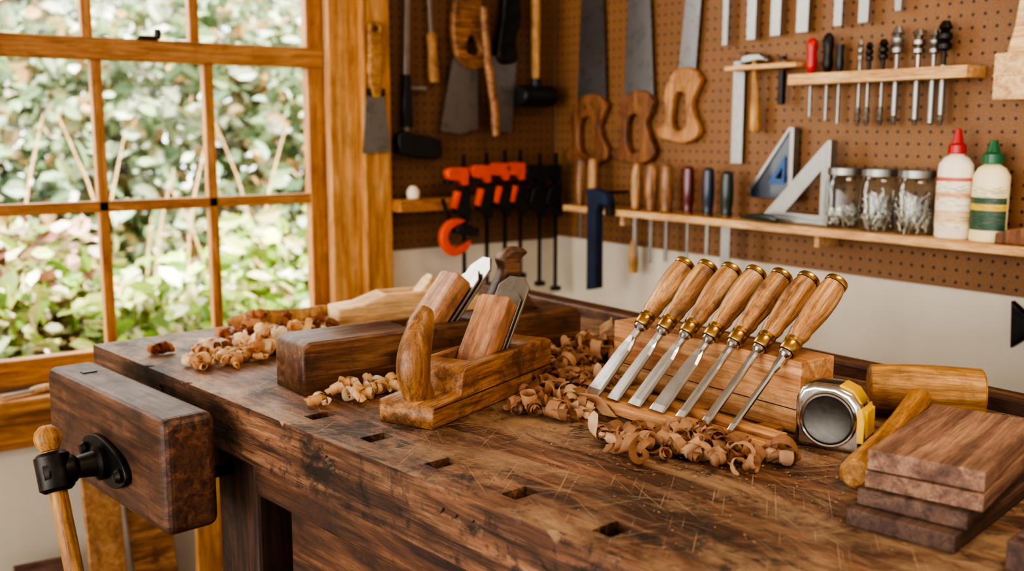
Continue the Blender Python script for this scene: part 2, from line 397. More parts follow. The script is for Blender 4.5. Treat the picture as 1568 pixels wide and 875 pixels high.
# bench vise
vz=E('bench_vise',(.390,1.552,.80),(0,0,rad(7.4)))
bm=bmesh.new(); bmesh.ops.create_cube(bm,size=1); bmesh.ops.scale(bm,vec=(.078,.435,.164),verts=bm.verts)
bmesh.ops.bevel(bm,geom=bm.edges[:],offset=.014,segments=4,affect='EDGES',profile=.5)
fin(bm,'jaw',vz,'darky',(.006,0,-.002))
box(vz,'jaw_hole',(.022,.014,.003),(.004,.13,.0805),'black',bev=.001)
poly(vz,'flange',[[(-.08,-.006),(-.066,.014),(-.025,.028),(.025,.034),(.066,.024),(.08,.008),(.066,-.014),(.025,-.028),(-.025,-.034),(-.066,-.022)]],.010,'darkiron',(-.038,-.03,-.018),(PI/2,0,PI/2),.002,True)
for yy in (-.062,.062): lathe(vz,'bolt',[(.010,0),(.0105,.004),(.007,.009),(0,.0105)],'darkiron',(-.043,-.03+yy,-.018+yy*.1),(0,-PI/2,0))
lathe(vz,'screw_collar',[(.026,0),(.026,.012),(.019,.016),(.016,.04),(.020,.044),(.022,.05),(.022,.085),(.018,.09),(0,.091)],'darkiron',(-.040,-.03,-.018),(0,-PI/2,0))
lathe(vz,'hub',[(.018,-.028),(.024,-.023),(.024,.023),(.018,.028)],'darkiron',(-.111,-.03,-.018),(rad(-22),0,0))
hd=E('vise_handle_pivot'); hd.parent=vz; hd.location=(-.111,-.03,-.018); hd.rotation_euler=(rad(-22),0,0)
lathe(hd,'handle',[(.010,-.30),(.013,-.25),(.0125,-.05),(.0115,.03)],'handle2')
lathe(hd,'handle_ball',[(0,.03),(.012,.031),(.018,.042),(.019,.05),(.016,.060),(.008,.067),(0,.068)],'handle2')
lathe(hd,'handle_end',[(0,-.335),(.012,-.332),(.018,-.318),(.014,-.302),(0,-.30)],'handle2')
cyl(vz,'screw',.014,.30,(.15,-.04,-.015),'darkiron',(0,PI/2,0))
for yy in (.14,-.15): cyl(vz,'guide_rod',.009,.2,(.08,yy,-.03),'darkiron',(0,PI/2,0))
# ------------------------------------------------------------------ wooden planes
def plate_on_slope(par,name,wd,ln,th,base,ang,mat,clip,bev):
    h=wd/2
    m=Matrix.Translation(base)@Matrix.Rotation(-rad(ang),4,'Y')@Matrix.Rotation(-PI/2,4,'Z')
    o=poly(par,name,[[(-h*clip[2],0),(h*clip[2],0),(h,ln*.3),(h,ln-clip[0]),(h-clip[1],ln),(-h+clip[1],ln),(-h,ln-clip[0]),(-h,ln*.3)]],th,mat,bev=bev)
    o.matrix_local=m; return o
L1=.285
sp=E('wooden_smoothing_plane',(.664,1.140,.8805),(0,0,rad(23.5)))
prof=[(-.028,0),(L1,0),(L1,.062),(L1-.01,.067),(.155,.067),(.048,.067),(.040,.058),(.038,.036),(.034,.032),(-.028,.030)]
body=poly(sp,'body',[prof],.088,'beech',(0,0,0),(PI/2,0,0),.0025)
c1=box(sp,'cut',(.085,.056,.09),(.128,0,.075),'beech',(0,rad(-28),0),0)
c2=box(sp,'cut2',(.05,.056,.09),(.178,0,.065),'beech',(0,rad(38),0),0)
bpy.context.view_layer.update(); boolcut(body,[c1,c2])
box(sp,'sole_line',(L1+.026,.0892,.0016),(L1/2-.013,0,.026),'dark',bev=0)
sweep(sp,'horn',[(.006,0,.028),(-.004,0,.045),(-.010,0,.07),(-.006,0,.095),(.006,0,.120),(.016,0,.138),(.022,0,.146)],[.021,.022,.025,.024,.020,.015,.010],'beechz',flat=.85,seg=20)
plate_on_slope(sp,'wedge',.053,.142,.028,(.116,0,.022),52,'wedge',(.004,.005,.9),.003)
plate_on_slope(sp,'iron',.053,.195,.0045,(.138,0,.006),52,'oldsteel',(.016,.014,1),.0005)
plate_on_slope(sp,'cap_iron',.048,.168,.004,(.1315,0,.008),52,'oldsteel',(.012,.010,1),.0005)
jp=E('wooden_jointer_plane',(.590,1.388,.8805),(0,0,rad(.6)))
L2=.52
prof=[(0,0),(L2,0),(L2,.070),(L2-.012,.078),(.012,.078),(0,.070)]
body=poly(jp,'body',[prof],.098,'jointer',(0,0,0),(PI/2,0,0),.004)
c1=box(jp,'cut',(.08,.058,.10),(.225,0,.09),'beech',(0,rad(-28),0),0)
c2=box(jp,'cut2',(.05,.058,.10),(.268,0,.08),'beech',(0,rad(38),0),0)
bpy.context.view_layer.update(); boolcut(body,[c1,c2])
plate_on_slope(jp,'wedge',.056,.15,.032,(.200,0,.03),50,'wedge',(.006,.007,.9),.003)
plate_on_slope(jp,'iron',.057,.202,.0045,(.226,0,.016),50,'oldsteel',(.020,.018,1),.0005)
plate_on_slope(jp,'cap_iron',.052,.175,.004,(.219,0,.018),50,'oldsteel',(.016,.014,1),.0005)
poly(jp,'tote',[[(.350,.074),(.357,.10),(.370,.125),(.382,.150),(.378,.168),(.392,.182),(.416,.186),(.432,.176),(.420,.165),(.418,.145),(.422,.120),(.438,.098),(.450,.074)]],.028,'jointer',(0,0,0),(PI/2,0,0),.007,True)
pp=E('wooden_block_plane',(.86,1.80,.8805),(0,0,rad(-8)))
prof=[(0,0),(.30,0),(.30,.05),(.24,.062),(.10,.062),(.05,.045),(0,.04)]
body=poly(pp,'body',[prof],.075,'lightw',(0,0,0),(PI/2,0,0),.004)
c1=box(pp,'cut',(.12,.045,.09),(.16,0,.075),'beech',(0,rad(-20),0),0)
bpy.context.view_layer.update(); boolcut(body,[c1])
plate_on_slope(pp,'wedge',.042,.09,.014,(.15,0,.02),48,'lightw',(.01,.01,.9),.002)
ss=E('wooden_spokeshave',(.80,1.87,.893),(0,0,rad(-12)))
sweep(ss,'stock',[(-.12,0,.0),(-.07,-.01,.012),(-.03,0,.004),(.03,0,.004),(.07,-.01,.012),(.12,0,.0)],[.008,.012,.016,.016,.012,.008],'handle2',(0,0,0),flat=.6)
box(ss,'blade',(.05,.012,.003),(0,-.012,-.006),'oldsteel')
# ------------------------------------------------------------------ chisels + rack
rk=E('chisel_rack')
box(rk,'back_board',(.066,.352,.094),(1.051,.979,.9275),'rack',bev=.002)
box(rk,'back_board_line',(.0665,.353,.0014),(1.051,.979,.912),'dark',bev=0)
box(rk,'ledge',(.056,.30,.013),(.921,.925,.887),'rack',(0,0,rad(2.2)),.002)
box(rk,'ledge_lip',(.024,.30,.007),(.946,.925,.8965),'rack',(0,0,rad(2.2)),.0015)
for k in range(3): box(rk,'cross_bearer',(.10,.03,.006),(.985,.84+.12*k,.8835),'rack',bev=.001)
def rsec(z,w,t,ch):
    return [(t,-w,z),(t,w,z),(0,w,z),(-t,w-ch,z),(-t,-w+ch,z),(0,-w,z)]
def chisel(i,tip,topp,wd):
    tip=Vector(tip); tp=Vector(topp); d=(tp-tip); ln=d.length; d.normalize()
    xax=Vector((d.z,0,-d.x)); xax=(xax-d*xax.dot(d)).normalized(); yax=d.cross(xax)
    m=Matrix((xax,yax,d)).transposed().to_4x4(); m.translation=tip
    c=E('wood_chisel' if i==0 else 'wood_chisel.%03d'%i,mtx=m)
    k=ln/.246
    w=wd/2
    S=[rsec(zz*k,ww,tt,min(ww*.35,.003)) for zz,ww,tt in ((0,w,.0004),(.009,w,.0022),(.03,w*.97,.0023),(.080,w*.85,.0026),(.093,w*.66,.003),(.103,.0048,.0042),(.128,.0045,.0045))]
    loft(c,'blade',S,'steel')
    z0=.122*k
    lathe(c,'bolster',[(.0045,z0-.006),(.0085,z0-.002),(.0088,z0+.002),(.006,z0+.004)],'steel')
    lathe(c,'ferrule',[(.0104,z0+.003),(.0112,z0+.004),(.0114,z0+.016),(.0104,z0+.018),(.0118,z0+.019),(.0118,z0+.023),(.0106,z0+.024)],'brass')
    e=ln
    lathe(c,'handle',[(.0104,z0+.022),(.0128,z0+.030),(.0138,z0+.036),(.0130,z0+.042),(.0152,z0+.058),(.0172,z0+.076),(.0175,e-.034),(.0165,e-.018),(.0148,e-.009)],'handle',seg=14+random.choice((0,2)))
    lathe(c,'end_cap',[(.0150,e-.008),(.0154,e-.007),(.0154,e-.002),(.0142,e),(.0130,e+.0002)],'brass')
    lathe(c,'end_wood',[(.0130,e),(.009,e+.0026),(.004,e+.0038),(0,e+.004)],'handle')
wds=[.030,.024,.026,.028,.016,.014,.009]
for i in range(7):
    y=1.063-.0388*i
    chisel(i,(.898+.004*i,y,.897),(1.072+.0070*i,y-.004,1.069-.0005*i),wds[i])
# ------------------------------------------------------------------ tape measure
ang=math.atan2(.707-.784,1.015-.986)
tm=E('tape_measure',mtx=Matrix.Translation((1.018,.752,.8805))@Matrix.Rotation(ang,4,'Z')@Matrix.Rotation(PI/2,4,'X'))
out_=[(-.040,.004),(-.036,0),(.038,0),(.041,.003),(.041,.038),(.037,.058),(.026,.072),(.008,.079),(-.018,.079),(-.033,.073),(-.040,.060)]
poly(tm,'case',[out_],.046,'chrome',(0,0,0),bev=.006,bres=4)
poly(tm,'grip_band',[[(x*1.015,y*1.012) for x,y in out_]],.022,'chromeb',bev=.004)
lathe(tm,'face_disc',[(.031,0),(.031,.0015),(.029,.0022),(.027,.0012),(.0,.0004)],'chromeb',(0,.038,.0228),seg=48)
lathe(tm,'face_rim',[(.0335,0),(.0345,.002),(.033,.003),(.0312,.002),(.0312,0)],'chrome',(0,.038,.0222),seg=48)
poly(tm,'yellow_panel',[[(.0345,.014),(.0430,.014),(.0430,.040),(.039,.056),(.033,.054)]],.0468,'yellow',bev=.001)
box(tm,'yellow_badge',(.010,.034,.034),(.040,.036,0),'yellow')
poly(tm,'yellow_top',[[(.025,.060),(.038,.060),(.027,.0745),(.012,.0805),(.008,.078)]],.030,'yellow',bev=.001)
box(tm,'hook',(.003,.016,.018),(.044,.006,0),'chrome')
# ------------------------------------------------------------------ mallet
ml=E('wooden_mallet')
a=Vector((1.176,.816,.9155)); b=Vector((1.270,.706,.9155)); d=(b-a); hl=d.length
q=d.to_track_quat('Z','Y').to_euler()
lathe(ml,'head',[(0,0),(.028,.0),(.032,.003),(.0345,hl*.3),(.0352,hl*.5),(.0350,hl*.7),(.0335,hl-.003),(.030,hl),(0,hl)],'handle2',a,q,seg=36)
hb=Vector((.905,.640,.8965)); hc=a.lerp(b,.5)-Vector((0,0,.002)); d2=hc-hb
q2=d2.to_track_quat('Z','Y').to_euler(); h2=d2.length
lathe(ml,'handle',[(0,0),(.012,.001),(.0165,.006),(.0168,.03),(.0145,.07),(.0125,.13),(.0125,.2),(.015,h2-.04),(.016,h2)],'handle2',hb,q2,seg=28)
# ------------------------------------------------------------------ walnut boards
def board(par,nm,cx,cy,z,lx,ly,th,a,mat): box(par,nm,(lx,ly,th),(cx,cy,z+th/2),mat,(0,0,rad(a)),.0012)
ws=E('walnut_board_stack')
board(ws,'board_1',.950,.557,.8803,.250,.104,.017,11,'walnut2')
board(ws,'board_2',.960,.560,.8975,.235,.104,.016,13,'walnut2')
board(ws,'board_3',.960,.557,.9140,.215,.110,.017,15,'walnut')
board(ws,'board_4',.963,.560,.9315,.215,.108,.020,16,'walnut')
w5=E('walnut_offcut'); board(w5,'block',.955,.418,.8803,.22,.07,.028,8,'walnut2'); board(w5,'block_layer',.956,.419,.9085,.2,.06,.004,8,'walnut2')
# ------------------------------------------------------------------ shavings
EXC=[(.782,1.191,.168,.054,23.5),(.85,1.391,.27,.060,.6),(1.051,.979,.044,.186,0),(1.0,1.80,.16,.048,-8)]
def blocked(x,y):
    for cx,cy,hx,hy,a in EXC:
        dx,dy=x-cx,y-cy; c,s=math.cos(rad(a)),math.sin(rad(a))
        if abs(dx*c+dy*s)<hx and abs(-dx*s+dy*c)<hy: return True
    return False
def mixcol(a,b,t): return [a[i]*(1-t)+b[i]*t for i in range(3)]
def pile(name,spots,pal,r=(.006,.013),wd=(.008,.017),z0=.8815):
    V=[];F=[];Cc=[]
    pal=[lin(p)[:3] for p in pal]
    for (x,y,rx,ry,n,h) in spots:
        for _ in range(n):
            a=random.random()*2*PI; rr=math.sqrt(random.random())
            cx=x+rx*rr*math.cos(a); cy=y+ry*rr*math.sin(a); cz=z0+h*(1-rr*rr)*random.random()
            if blocked(cx,cy): continue
            long_=random.random()<.22
            r0=random.uniform(*r)*(1.25 if long_ else 1); r1=r0*random.uniform(.35,.65)*(1.7 if long_ else 1); turns=random.uniform(.5,1.1) if long_ else random.uniform(1.1,2.3); wdt=random.uniform(*wd)
            drift=random.uniform(-1,1)*wdt*(2.6 if long_ else 1.5)
            R_=Euler((random.gauss(0,.55),random.random()*6.28,random.random()*6.28)).to_matrix()
            col=mixcol(random.choice(pal),random.choice(pal),random.random())
            seg=int(12*turns)+6; base=len(V); pts=[]
            ph=random.random()*6
            for s in range(seg+1):
                u=s/seg; th=u*turns*2*PI; q=r0+(r1-r0)*u
                taper=.35+.65*min(1,6*u)*min(1,8*(1-u)+.2)
                for e in (-.5,0,.5):
                    wob=.0006*math.sin(th*3+ph+e*4)
                    qq=q+wob+(.0006 if e==0 else 0)
                    pts.append(Vector((qq*math.cos(th),e*wdt*taper+drift*u,qq*math.sin(th))))
            pts=[R_@p for p in pts]
            mz=min(p.z for p in pts)
            dz=max(cz,z0-mz) if rr<=.6 else z0-mz+(cz-z0)*.7
            for p in pts:
                V.append((cx+p.x,cy+p.y,p.z+dz)); 
                k=random.uniform(.93,1.05); Cc.append([c*k for c in col]+[1])
            for s in range(seg):
                for e in (0,1):
                    i=base+s*3+e; F.append((i,i+1,i+4,i+3))
    me=bpy.data.meshes.new(name); me.from_pydata(V,[],F); me.update()
    at=me.color_attributes.new('Col','FLOAT_COLOR','POINT')
    for i,c in enumerate(Cc): at.data[i].color=c
    for p in me.polygons: p.use_smooth=True
    o=bpy.data.objects.new(name,me); link(o,None,'shav'); return o
brown=['#bd9068','#d3a880','#9a6c4a','#e6c29c','#c99c76','#ac7c58']; pale=['#fbe0b6','#f5d09c','#eabf88','#fdeed4']; red=['#ad6c46','#c88658','#945a38','#e2aa7c']
pile('wood_shavings_pile',[(.62,1.65,.09,.06,62,.025),(.70,1.68,.09,.07,70,.045),(.56,1.61,.045,.05,18,.004),(.74,1.60,.06,.05,40,.02)],pale+['#e0a878'],(.006,.0135),(.008,.018))
pile('wood_shavings_pile.001',[(.68,1.735,.09,.04,50,.055),(.51,1.745,.016,.018,7,.004),(.78,1.72,.05,.04,26,.055),(.58,1.70,.04,.03,12,.01)],red,(.006,.013),(.008,.018))
pile('wood_shavings_pile.002',[(.675,1.298,.055,.022,26,.016),(.63,1.28,.05,.03,14,.002)],pale,(.005,.0115),(.007,.015))
pile('wood_shavings_pile.003',[(.83,1.06,.055,.05,48,.016),(.90,1.14,.06,.05,46,.028),(.98,1.26,.06,.07,70,.045),(1.10,1.28,.07,.07,60,.05),(.95,1.13,.05,.06,44,.028)],brown,(.006,.013),(.009,.019))
pile('wood_shavings_pile.004',[(.815,.900,.035,.04,28,.010),(.838,.86,.045,.045,40,.02),(.865,.81,.045,.045,40,.022),(.870,.765,.035,.03,14,.004),(.915,.74,.018,.014,6,.002),(.90,.85,.03,.04,16,.012)],brown,(.0055,.0125),(.008,.018))
V=[];F=[];Cc=[]
for _ in range(1100):
    cx,cy,sp_=random.choice(((.83,.85,.07),(.87,1.08,.07),(.62,1.66,.10),(.66,1.28,.04),(.93,.73,.06),(.78,.80,.16),(.85,.75,.2)))
    x=random.gauss(cx,sp_*.8); y=random.gauss(cy,sp_*.8)
    if x<.62 or x>1.3 or y<.3 or y>1.85: continue
    s=random.uniform(.0006,.0020); a=random.random()*6; b0=len(V)
    for k in range(4):
        V.append((x+s*math.cos(a+k*PI/2)*(1.8 if k%2 else .7),y+s*math.sin(a+k*PI/2)*(1.8 if k%2 else .7),.8808+random.uniform(0,.0012)))
        Cc.append(lin(random.choice(['#a87650','#c98f5a','#d5b48a']))) 
    F.append((b0,b0+1,b0+2,b0+3))
me=bpy.data.meshes.new('sawdust'); me.from_pydata(V,[],F); at=me.color_attributes.new('Col','FLOAT_COLOR','POINT')
for i,c in enumerate(Cc): at.data[i].color=c
link(bpy.data.objects.new('sawdust_crumbs',me),None,'shav')
# ------------------------------------------------------------------ right wall shelves
s1=E('tool_shelf'); box(s1,'plank',(.11,1.85,.017),(1.8875,1.385,1.0405),'pinex',bev=.002)
for y in (2.1,1.45,.8): box(s1,'bracket',(.07,.014,.03),(1.907,y,1.017),'pinex',bev=.002)
s2=E('drill_bit_shelf'); box(s2,'plank',(.07,.43,.024),(1.907,1.334,1.373),'pinex',bev=.002)
s3=E('small_tool_shelf'); box(s3,'plank',(.055,.215,.011),(1.915,1.648,1.408),'pinex',bev=.002)
HO=[(-.045,.03),(-.02,.05),(.02,.055),(.05,.03),(.043,0),(.032,-.03),(.043,-.06),(.062,-.095),(.05,-.12),(.01,-.135),(-.03,-.132),(-.065,-.128),(-.078,-.105),(-.056,-.095),(-.05,-.06),(-.06,-.02)]
HI=[(-.022,-.012),(.008,-.012),(.014,-.045),(.022,-.085),(.002,-.103),(-.022,-.097),(-.03,-.055)]
def handsaw(nm,y,z,tilt,ln,w0,w1,mat,sc_=1,flip=1,wx=1.0):
    h=E(nm,mtx=HR(y,z,.022,tilt))
    poly(h,'handle',[[(x*sc_*flip*wx,yy*sc_) for x,yy in HO],[(x*sc_*flip*wx,yy*sc_) for x,yy in HI]],.022,mat,bev=.005,smooth=True)
    pts=[(-w0/2*flip,.01),(w0/2*flip,.0)]; nt_=int(ln/.012)
    for k in range(nt_+1):
        u=k/nt_; xw=w0/2*(1-u)+(-w0/2+w1)*u
        pts.append((flip*(xw),.01+ln*u)); pts.append((flip*(xw+.0025),.01+ln*(u+.5/nt_)))
    pts.append((-w0/2*flip,ln+.01))
    poly(h,'blade',[pts],.0015,'bladegrey',bev=0)
    for (a,b_) in ((-.015,.02),(.02,.025),(.0,.0)): cyl(h,'screw',.006,.026,(a*flip,b_*sc_,0),'brass')
handsaw('hand_saw',2.30,1.305,-3,.60,.13,.06,'sawh',1.08,1,1.35)
handsaw('hand_saw.001',2.10,1.31,-2,.60,.12,.05,'sawh',1.05,1,1.2)
handsaw('hand_saw.002',1.925,1.365,-6,.55,.06,.045,'sawhl',1.02,1,1.1)
ts=E('try_square',mtx=HR(1.745,1.31,.02,0))
box(ts,'blade',(.036,.26,.002),(0,0,0),'alu',bev=0); box(ts,'stock',(.045,.02,.014),(.0,.128,0),'sawh'); peghook(ts,0,.12,.02)
hm=E('claw_hammer',mtx=HR(1.680,1.35,.035,3))
lathe(hm,'handle',[(0,-.095),(.010,-.094),(.0135,-.085),(.013,-.04),(.0095,-.01),(.008,.04),(.007,.075)],'handle2',(0,0,0),(-PI/2,0,0))
poly(hm,'head',[[(-.04,.07),(-.035,.09),(-.01,.092),(.02,.09),(.042,.075),(.045,.068),(.018,.072),(-.012,.07)]],.018,'alu',bev=.004)
sm=E('marking_gauge',mtx=HR(1.60,1.375,.035,0)); box(sm,'stem',(.014,.11,.014),(0,0,0),'darkiron',bev=.002); box(sm,'fence',(.035,.022,.022),(0,.035,0),'sawh',bev=.003)
for i,(y,z,wd) in enumerate(((1.785,1.466,.018),(1.702,1.474,.028),(1.629,1.478,.030),(1.552,1.480,.034),(1.456,1.486,.022),(1.391,1.488,.026),(1.308,1.505,.016),(1.225,1.52,.014))):
    c=E('hanging_chisel' if i==0 else 'hanging_chisel.%03d'%i,mtx=HR(y,z,.03,0)); w_=wd/2
    poly(c,'blade',[[(-w_,0),(w_,0),(w_,.12),(.005,.14),(.005,.17),(-.005,.17),(-.005,.14),(-w_,.12)]],.004,'alu',bev=.0008)
    lathe(c,'handle',[(.009,.165),(.013,.18),(.015,.23),(.014,.27),(.011,.285),(0,.287)],'handle',(0,0,0),(-PI/2,0,0)); peghook(c,0,.16,.03)
for i,(y,zt,r,col) in enumerate(((1.516,1.465,.013,'red'),(1.472,1.472,.012,'darkiron'),(1.440,1.44,.009,'black'),(1.388,1.452,.006,'alu'),(1.366,1.445,.008,'darkiron'),(1.332,1.449,.010,'darkiron'),(1.299,1.473,.012,'alu'),(1.250,1.463,.012,'oldsteel'),(1.215,1.46,.010,'alu'),(1.193,1.475,.014,'darkiron'))):
    nm='screwdriver' if i<3 else 'drill_bit'
    b_=E(nm if i in(0,3) else nm+'.%03d'%(i if i<3 else i-3),(1.912,y,1.3852))
    h=zt-1.385
    if i<3: lathe(b_,'handle',[(.005,0),(r*.8,.008),(r,.02),(r*.8,.045),(r,.06),(r*.9,h-.008),(r*.4,h),(0,h)],col)
    else:
        lathe(b_,'head',[(.004,0),(.0045,h*.35),(r,h*.4),(r,h*.5),(r*.6,h*.55),(r,h*.62),(r,h*.72),(r*.55,h*.78),(r,h*.85),(r*.5,h),(0,h)],col,seg=12)
    cyl(b_,'shank',.0035+.003*(i>5),.10,(0,0,-.045-.008*(i%3)),'alu')
    if i>2: lathe(b_,'cutter',[(.003,0),(.007,.012),(.004,.02),(.007,.03),(.004,.04)],'oldsteel',(0,0,-.115),seg=8,smooth=False)
bh=E('wooden_mitre_block'); box(bh,'body',(.10,.16,.085),(1.8905,.968,1.358),'lightw',bev=.003); box(bh,'body_line',(.101,.161,.002),(1.8905,.968,1.36),'rack',bev=0)
o=poly(bh,'arm',[[(0,0),(.10,0),(.12,.1),(.12,.25),(.03,.25),(.02,.12),(.012,.05)]],.04,'lightw',bev=.004); o.matrix_world=HR(1.048,1.402,.05)
sq=E('speed_square',mtx=HR(1.565,1.10,.025,0))
poly(sq,'plate',[[(0,0),(0,.165),(-.012,.165),(-.125,.015),(-.125,0)],[(-.018,.04),(-.018,.10),(-.062,.04)]],.006,'dblue',bev=.001)
poly(sq,'blue_plate',[[(-.022,.035),(-.022,.105),(-.072,.035)],[(-.03,.048),(-.03,.075),(-.05,.048)]],.008,'blue',bev=.001)
poly(sq,'edge_rule',[[(-.012,.168),(-.004,.168),(-.118,.018),(-.13,.018)]],.009,'alu',(0,0,.002))
box(sq,'fence',(.012,.17,.022),(.0,.083,0),'alu',bev=.001); peghook(sq,-.01,.15,.025)
at_=E('framing_triangle',mtx=HR(1.436,1.0505,.06,0))
poly(at_,'frame',[[(0,0),(0,.185),(-.012,.185),(-.185,.012),(-.185,0)],[(-.022,.022),(-.022,.12),(-.120,.022)]],.006,'alu',bev=.001)
box(at_,'fence',(.012,.19,.022),(.002,.094,.0),'alu',bev=.001); box(at_,'base_rule',(.2,.01,.02),(-.09,.006,.006),'alu',bev=.001)
pn=E('utility_knife',(1.855,1.60,1.057),(0,0,rad(80))); sweep(pn,'body',[(-.06,0,0),(-.02,0,.004),(.03,0,.002),(.07,0,-.002)],[.006,.009,.007,.003],'dgreen',flat=.6)
for i,y in enumerate((1.395,1.308,1.222)):
    j=E('glass_jar' if i==0 else 'glass_jar.%03d'%i,(1.888,y,1.0495))
    lathe(j,'glass',[(0,.001),(.034,.001),(.040,.006),(.041,.03),(.041,.095),(.036,.108),(.033,.113),(.033,.124)],'glass',seg=36,sharp=False)
    lathe(j,'lid',[(0,.132),(.034,.132),(.036,.130),(.036,.116),(.0345,.115),(.0345,.128),(0,.129)],'alu',seg=36)
    bmj=bmesh.new()
    for k in range(90):
        r_=.031*math.sqrt(random.random()); a=random.random()*6.28; tl=.35 if i else 1.2
        mt=Matrix.Translation((r_*math.cos(a),r_*math.sin(a),random.uniform(.012,.072 if i else .045)))@Euler((random.gauss(0,tl),random.gauss(0,tl),0)).to_matrix().to_4x4()
        dpt=random.uniform(.02,.045 if i else .022)
        if r_>.02 : dpt*=.6
        bmesh.ops.create_cone(bmj,segments=6,radius1=.0017,radius2=.0022,depth=dpt,matrix=mt,cap_ends=True)
        bmesh.ops.create_cone(bmj,segments=6,radius1=.0042,radius2=.0042,depth=.002,matrix=mt@Matrix.Translation((0,0,dpt/2)),cap_ends=True)
    fin(bmj,'screws',j,'lead')
g=E('glue_bottle',(1.888,1.137,1.0495)); LA=(PI*.62,PI*1.45)
lathe(g,'body',[(0,0),(.033,0),(.036,.004),(.036,.13),(.034,.145),(.024,.158),(.014,.163),(.014,.168)],'cream',seg=36,sx=.75)
lathe(g,'label',[(.0368,.02),(.0368,.12)],'lab1',seg=24,sx=.76,arc=LA)
lathe(g,'cap',[(.015,.165),(.017,.167),(.017,.182),(.011,.186),(.0075,.205),(.006,.214),(0,.215)],'red')
g=E('glue_bottle.001',(1.888,1.063,1.0495))
lathe(g,'body',[(0,0),(.035,0),(.037,.004),(.034,.03),(.035,.10),(.035,.125),(.026,.140),(.016,.146),(.016,.150)],'creamy',seg=36,sx=.75)
lathe(g,'label',[(.0362,.022),(.0362,.105)],'lab2',seg=24,sx=.76,arc=LA)
lathe(g,'cap',[(.017,.147),(.020,.149),(.020,.166),(.013,.170),(.009,.182),(.007,.192),(0,.193)],'green')
def slot(nm,y,mat,r,h,bl,bw,x=1.872):
    c=E(nm,(x,y,1.049))
    lathe(c,'handle',[(r*.75,.0),(r*.9,.008),(r*.8,.016),(r,.035),(r*1.05,.07),(r*.95,h-.02),(r*.9,h-.006),(r*.5,h),(0,h)],mat,seg=16)
    lathe(c,'ferrule',[(r*.8,-.002),(r*.85,0),(r*.85,.012),(r*.7,.013)],'brass',seg=16)
    if bl: box(c,'blade',(.004,bw,bl),(0,0,-bl/2+.002),'alu',bev=.001)
slot('bench_chisel',2.277,'handle',.014,.135,.10,.008); slot('bench_chisel.001',2.223,'handle',.015,.135,.11,.008)
slot('bench_chisel.002',2.042,'handle',.015,.125,.13,.008); slot('bench_chisel.003',1.984,'handle',.016,.125,.14,.012); slot('bench_chisel.004',1.926,'handle',.017,.125,.13,.010)
slot('awl',1.849,'dred',.015,.122,.13,.007); slot('awl.001',1.781,'dblue',.015,.12,.10,.010); slot('awl.002',1.719,'dgreen',.015,.113,.14,.030)
hk=E('orange_handled_file',mtx=HR(2.08,.99,.05,0)); lathe(hk,'handle',[(0,-.12),(.012,-.118),(.014,-.09),(.011,-.04),(.008,-.03)],'handle2',(0,0,0),(-PI/2,0,0)); box(hk,'shaft',(.006,.08,.004),(0,.0,0),'oldsteel'); peghook(hk,0,.03,.05)
bc=E('bar_clamp',mtx=HR(2.15,.95,.13,0))
poly(bc,'frame',[[(-.02,.13),(-.03,.15),(.01,.155),(.06,.14),(.07,.115),(.055,.105),(.03,.115),(.018,.09),(.022,-.12),(-.02,-.13)]],.03,'navy',bev=.006)
box(bc,'pad',(.02,.03,.02),(.062,.098,0),'darkiron'); cyl(bc,'wire_hook',.004,.12,(0,.14,-.06),'darkiron')
b2=E('small_wood_plane',(1.875,1.0,1.0495),(0,0,rad(-90))); poly(b2,'body',[[(-.03,0),(.12,0),(.12,.04),(.08,.045),(.0,.03),(-.03,.02)]],.045,'sawh',(0,0,0),(PI/2,0,0),.004)
hx=E('hand_axe',mtx=HR(.965,.90,.06,0)); poly(hx,'head',[[(-.035,-.05),(-.04,.04),(-.012,.02),(.03,.02),(.03,-.03),(-.01,-.03)]],.02,'darkiron',bev=.004); lathe(hx,'handle',[(.010,-.16),(.012,-.1),(.010,.03),(.011,.075)],'darkz',(.01,0,0),(-PI/2,0,0)); peghook(hx,.01,.07,.06)
# ------------------------------------------------------------------ window wall tools
cr=E('clamp_rail'); box(cr,'rail',(.56,.08,.034),(1.638,2.4525,1.058),'pinewx',bev=.003)
def clamp(i,x,z,mat,ln=.26):
    nm='quick_grip_clamp'; c=E(nm if i==0 else nm+'.%03d'%i,mtx=HW(x,z,.10,0))
    box(c,'bar',(.010,ln+.07,.006),(.018,-ln/2+.03,0),'darkiron',bev=.001)
    poly(c,'head',[[(-.038,.0),(-.043,.02),(-.028,.030),(.026,.030),(.030,.02),(.028,-.02),(.01,-.022),(-.005,-.006),(-.03,-.006)]],.028,mat,bev=.005)
    box(c,'pad',(.02,.012,.026),(-.033,-.010,0),'black',bev=.003)
    poly(c,'trigger',[[(.0,-.028),(.034,-.024),(.036,-.12),(.02,-.125),(.006,-.1),(-.012,-.10),(-.02,-.075)]],.024,'black',bev=.004)
    box(c,'lever',(.018,.05,.02),(-.012,-.06,.004),mat,(0,0,rad(-18)),.004)
    box(c,'foot',(.03,.014,.018),(.02,-ln+.0,0),'black',bev=.003); peghook(c,.02,.02,.10)
for i,(x,z,mt) in enumerate(((1.535,1.13,'orange'),(1.612,1.135,'orange'),(1.675,1.14,'orange'),(1.73,1.14,'orange'),(1.80,1.13,'black'),(1.86,1.13,'black'))): clamp(i,x,z,mt,.30+.02*(i%3))
sc2=E('spring_clamp',mtx=HW(1.515,.972,.12,20))
poly(sc2,'jaws',[[(.04,.03),(.0,.05),(-.04,.035),(-.055,-.005),(-.035,-.045),(.01,-.05),(.035,-.03),(.01,-.03),(-.02,-.025),(-.032,0),(-.02,.022),(.005,.028)]],.022,'orange',bev=.004,smooth=True)
